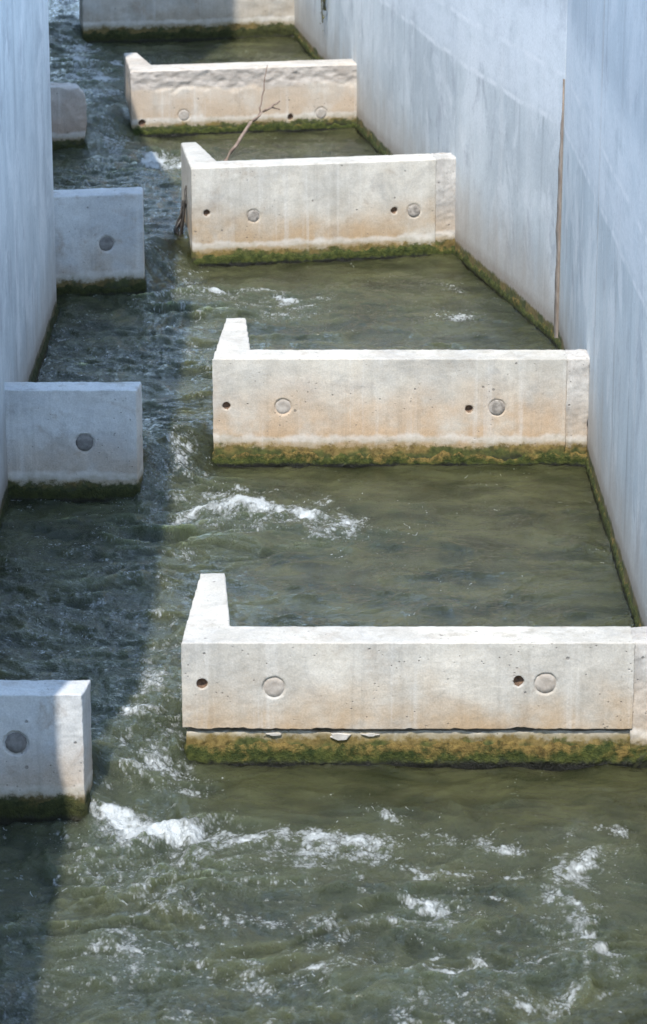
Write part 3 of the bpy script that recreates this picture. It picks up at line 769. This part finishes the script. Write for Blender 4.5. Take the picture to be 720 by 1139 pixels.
# dry weed hanging on the far right wall
wp = np.array([float(right_x(18.3)), 18.3])
wd = thing('wall_weed', 'thin dry weed hanging down the far right wall near the top of the photo', 'weed', (wp[0], wp[1], .75), TH)
lst = []; lf = []
for i in range(5):
    y0 = rnd.gauss(0, .03); pts = [(-.012, y0, 1.15)]
    zz = 1.15; yy = y0
    while zz > rnd.uniform(.0, .35):
        zz -= .09; yy += rnd.gauss(0, .02); pts.append((-.012 - rnd.uniform(0, .02), yy, zz))
        for _ in range(3):
            c = Vector((-.02 - rnd.uniform(0, .02), yy + rnd.gauss(0, .025), zz + rnd.uniform(-.05, .05)))
            e1 = Vector((rnd.uniform(-.3, .3), rnd.uniform(-1, 1), rnd.uniform(-1, .3))).normalized() * rnd.uniform(.007, .015); e2 = e1.orthogonal().normalized() * .005
            lf.append(([c - e1, c + e2, c + e1, c - e2], [(0, 1, 2, 3)]))
    lst.append(tube(pts, [.004] * len(pts), 5, .1, i))
V, F = join_vf(lst); link('stems', mesh(V, F), M_WEED, wd)
V, F = join_vf(lf); link('leaves', mesh(V, F), M_WEED, wd, smooth=False)

# ------------------------------------------------------------------ light
LX, LY, LZ = .175, .66, -1.0                      # direction the sunlight travels
sv = Vector((-LX, -LY, -LZ)).normalized()
el = math.asin(sv.z)
w = bpy.data.worlds.new('World'); S.world = w; w.use_nodes = True
nt = w.node_tree; nt.nodes.clear()
sky = nt.nodes.new('ShaderNodeTexSky'); sky.sky_type = 'NISHITA'; sky.sun_disc = False
sky.sun_elevation = el; sky.sun_rotation = math.atan2(sv.x, sv.y); sky.air_density = 1.15; sky.dust_density = .2; sky.ozone_density = 2.2
def wn(t, **a):
    q = nt.nodes.new(t)
    for k_, v_ in a.items(): setattr(q, k_, v_)
    return q
tcw = wn('ShaderNodeTexCoord'); sp = wn('ShaderNodeSeparateXYZ'); nt.links.new(tcw.outputs['Generated'], sp.inputs[0])
mp = wn('ShaderNodeVectorMath', operation='MULTIPLY'); nt.links.new(tcw.outputs['Generated'], mp.inputs[0]); mp.inputs[1].default_value = (1, 1, 2.6)
cn = wn('ShaderNodeTexNoise'); nt.links.new(mp.outputs[0], cn.inputs['Vector']); cn.inputs['Scale'].default_value = 3.1; cn.inputs['Detail'].default_value = 7; cn.inputs['Roughness'].default_value = .6
def mrange(src, a_, b_):
    q = wn('ShaderNodeMapRange', interpolation_type='SMOOTHSTEP'); nt.links.new(src, q.inputs[0]); q.inputs[1].default_value = a_; q.inputs[2].default_value = b_; return q.outputs[0]
m1 = mrange(cn.outputs['Fac'], .36, .54); m2 = mrange(sp.outputs['Z'], .80, .45)
mm = wn('ShaderNodeMath', operation='MULTIPLY'); nt.links.new(m1, mm.inputs[0]); nt.links.new(m2, mm.inputs[1])
m3 = mrange(sp.outputs['Y'], -.25, .45)
m5 = wn('ShaderNodeMath', operation='MULTIPLY_ADD'); nt.links.new(m3, m5.inputs[0]); m5.inputs[1].default_value = .62; m5.inputs[2].default_value = .38
m4 = wn('ShaderNodeMath', operation='MULTIPLY'); nt.links.new(mm.outputs[0], m4.inputs[0]); nt.links.new(m5.outputs[0], m4.inputs[1]); mm = m4
mxw = wn('ShaderNodeMix', data_type='RGBA'); nt.links.new(mm.outputs[0], mxw.inputs[0]); nt.links.new(sky.outputs[0], mxw.inputs[6]); mxw.inputs[7].default_value = (7.2, 10.2, 14.0, 1)
bg = nt.nodes.new('ShaderNodeBackground'); bg.inputs[1].default_value = .15
wo = nt.nodes.new('ShaderNodeOutputWorld')
nt.links.new(mxw.outputs[2], bg.inputs[0]); nt.links.new(bg.outputs[0], wo.inputs[0])
ld = bpy.data.lights.new('sun', 'SUN'); ld.energy = 2.0; ld.angle = R(.53); ld.color = (1.0, .955, .88)
sun = bpy.data.objects.new('sun', ld); COL.objects.link(sun)
sun.rotation_euler = Vector((LX, LY, LZ)).to_track_quat('-Z', 'Y').to_euler()

# ------------------------------------------------------------------ camera
cd = bpy.data.cameras.new('camera'); cam = bpy.data.objects.new('camera', cd); COL.objects.link(cam)
cam.location = (0, 0, 3.726); cam.rotation_euler = (R(90 - 18), 0, 0)
cd.sensor_fit = 'VERTICAL'; cd.sensor_height = 36.0; cd.sensor_width = 36.0 * 720 / 1139
cd.lens = 3250 / 1139 * 36.0; cd.shift_y = -29.5 / 1139
cd.clip_start = .1; cd.clip_end = 3000
cd.dof.use_dof = True; cd.dof.focus_distance = 10.6; cd.dof.aperture_fstop = 7.1
S.camera = cam

S.view_settings.view_transform = 'Standard'; S.view_settings.look = 'None'
S.view_settings.exposure = 1.36; S.view_settings.gamma = 1.0
S.render.film_transparent = False
S.cycles.max_bounces = 8; S.cycles.diffuse_bounces = 4; S.cycles.use_denoising = True
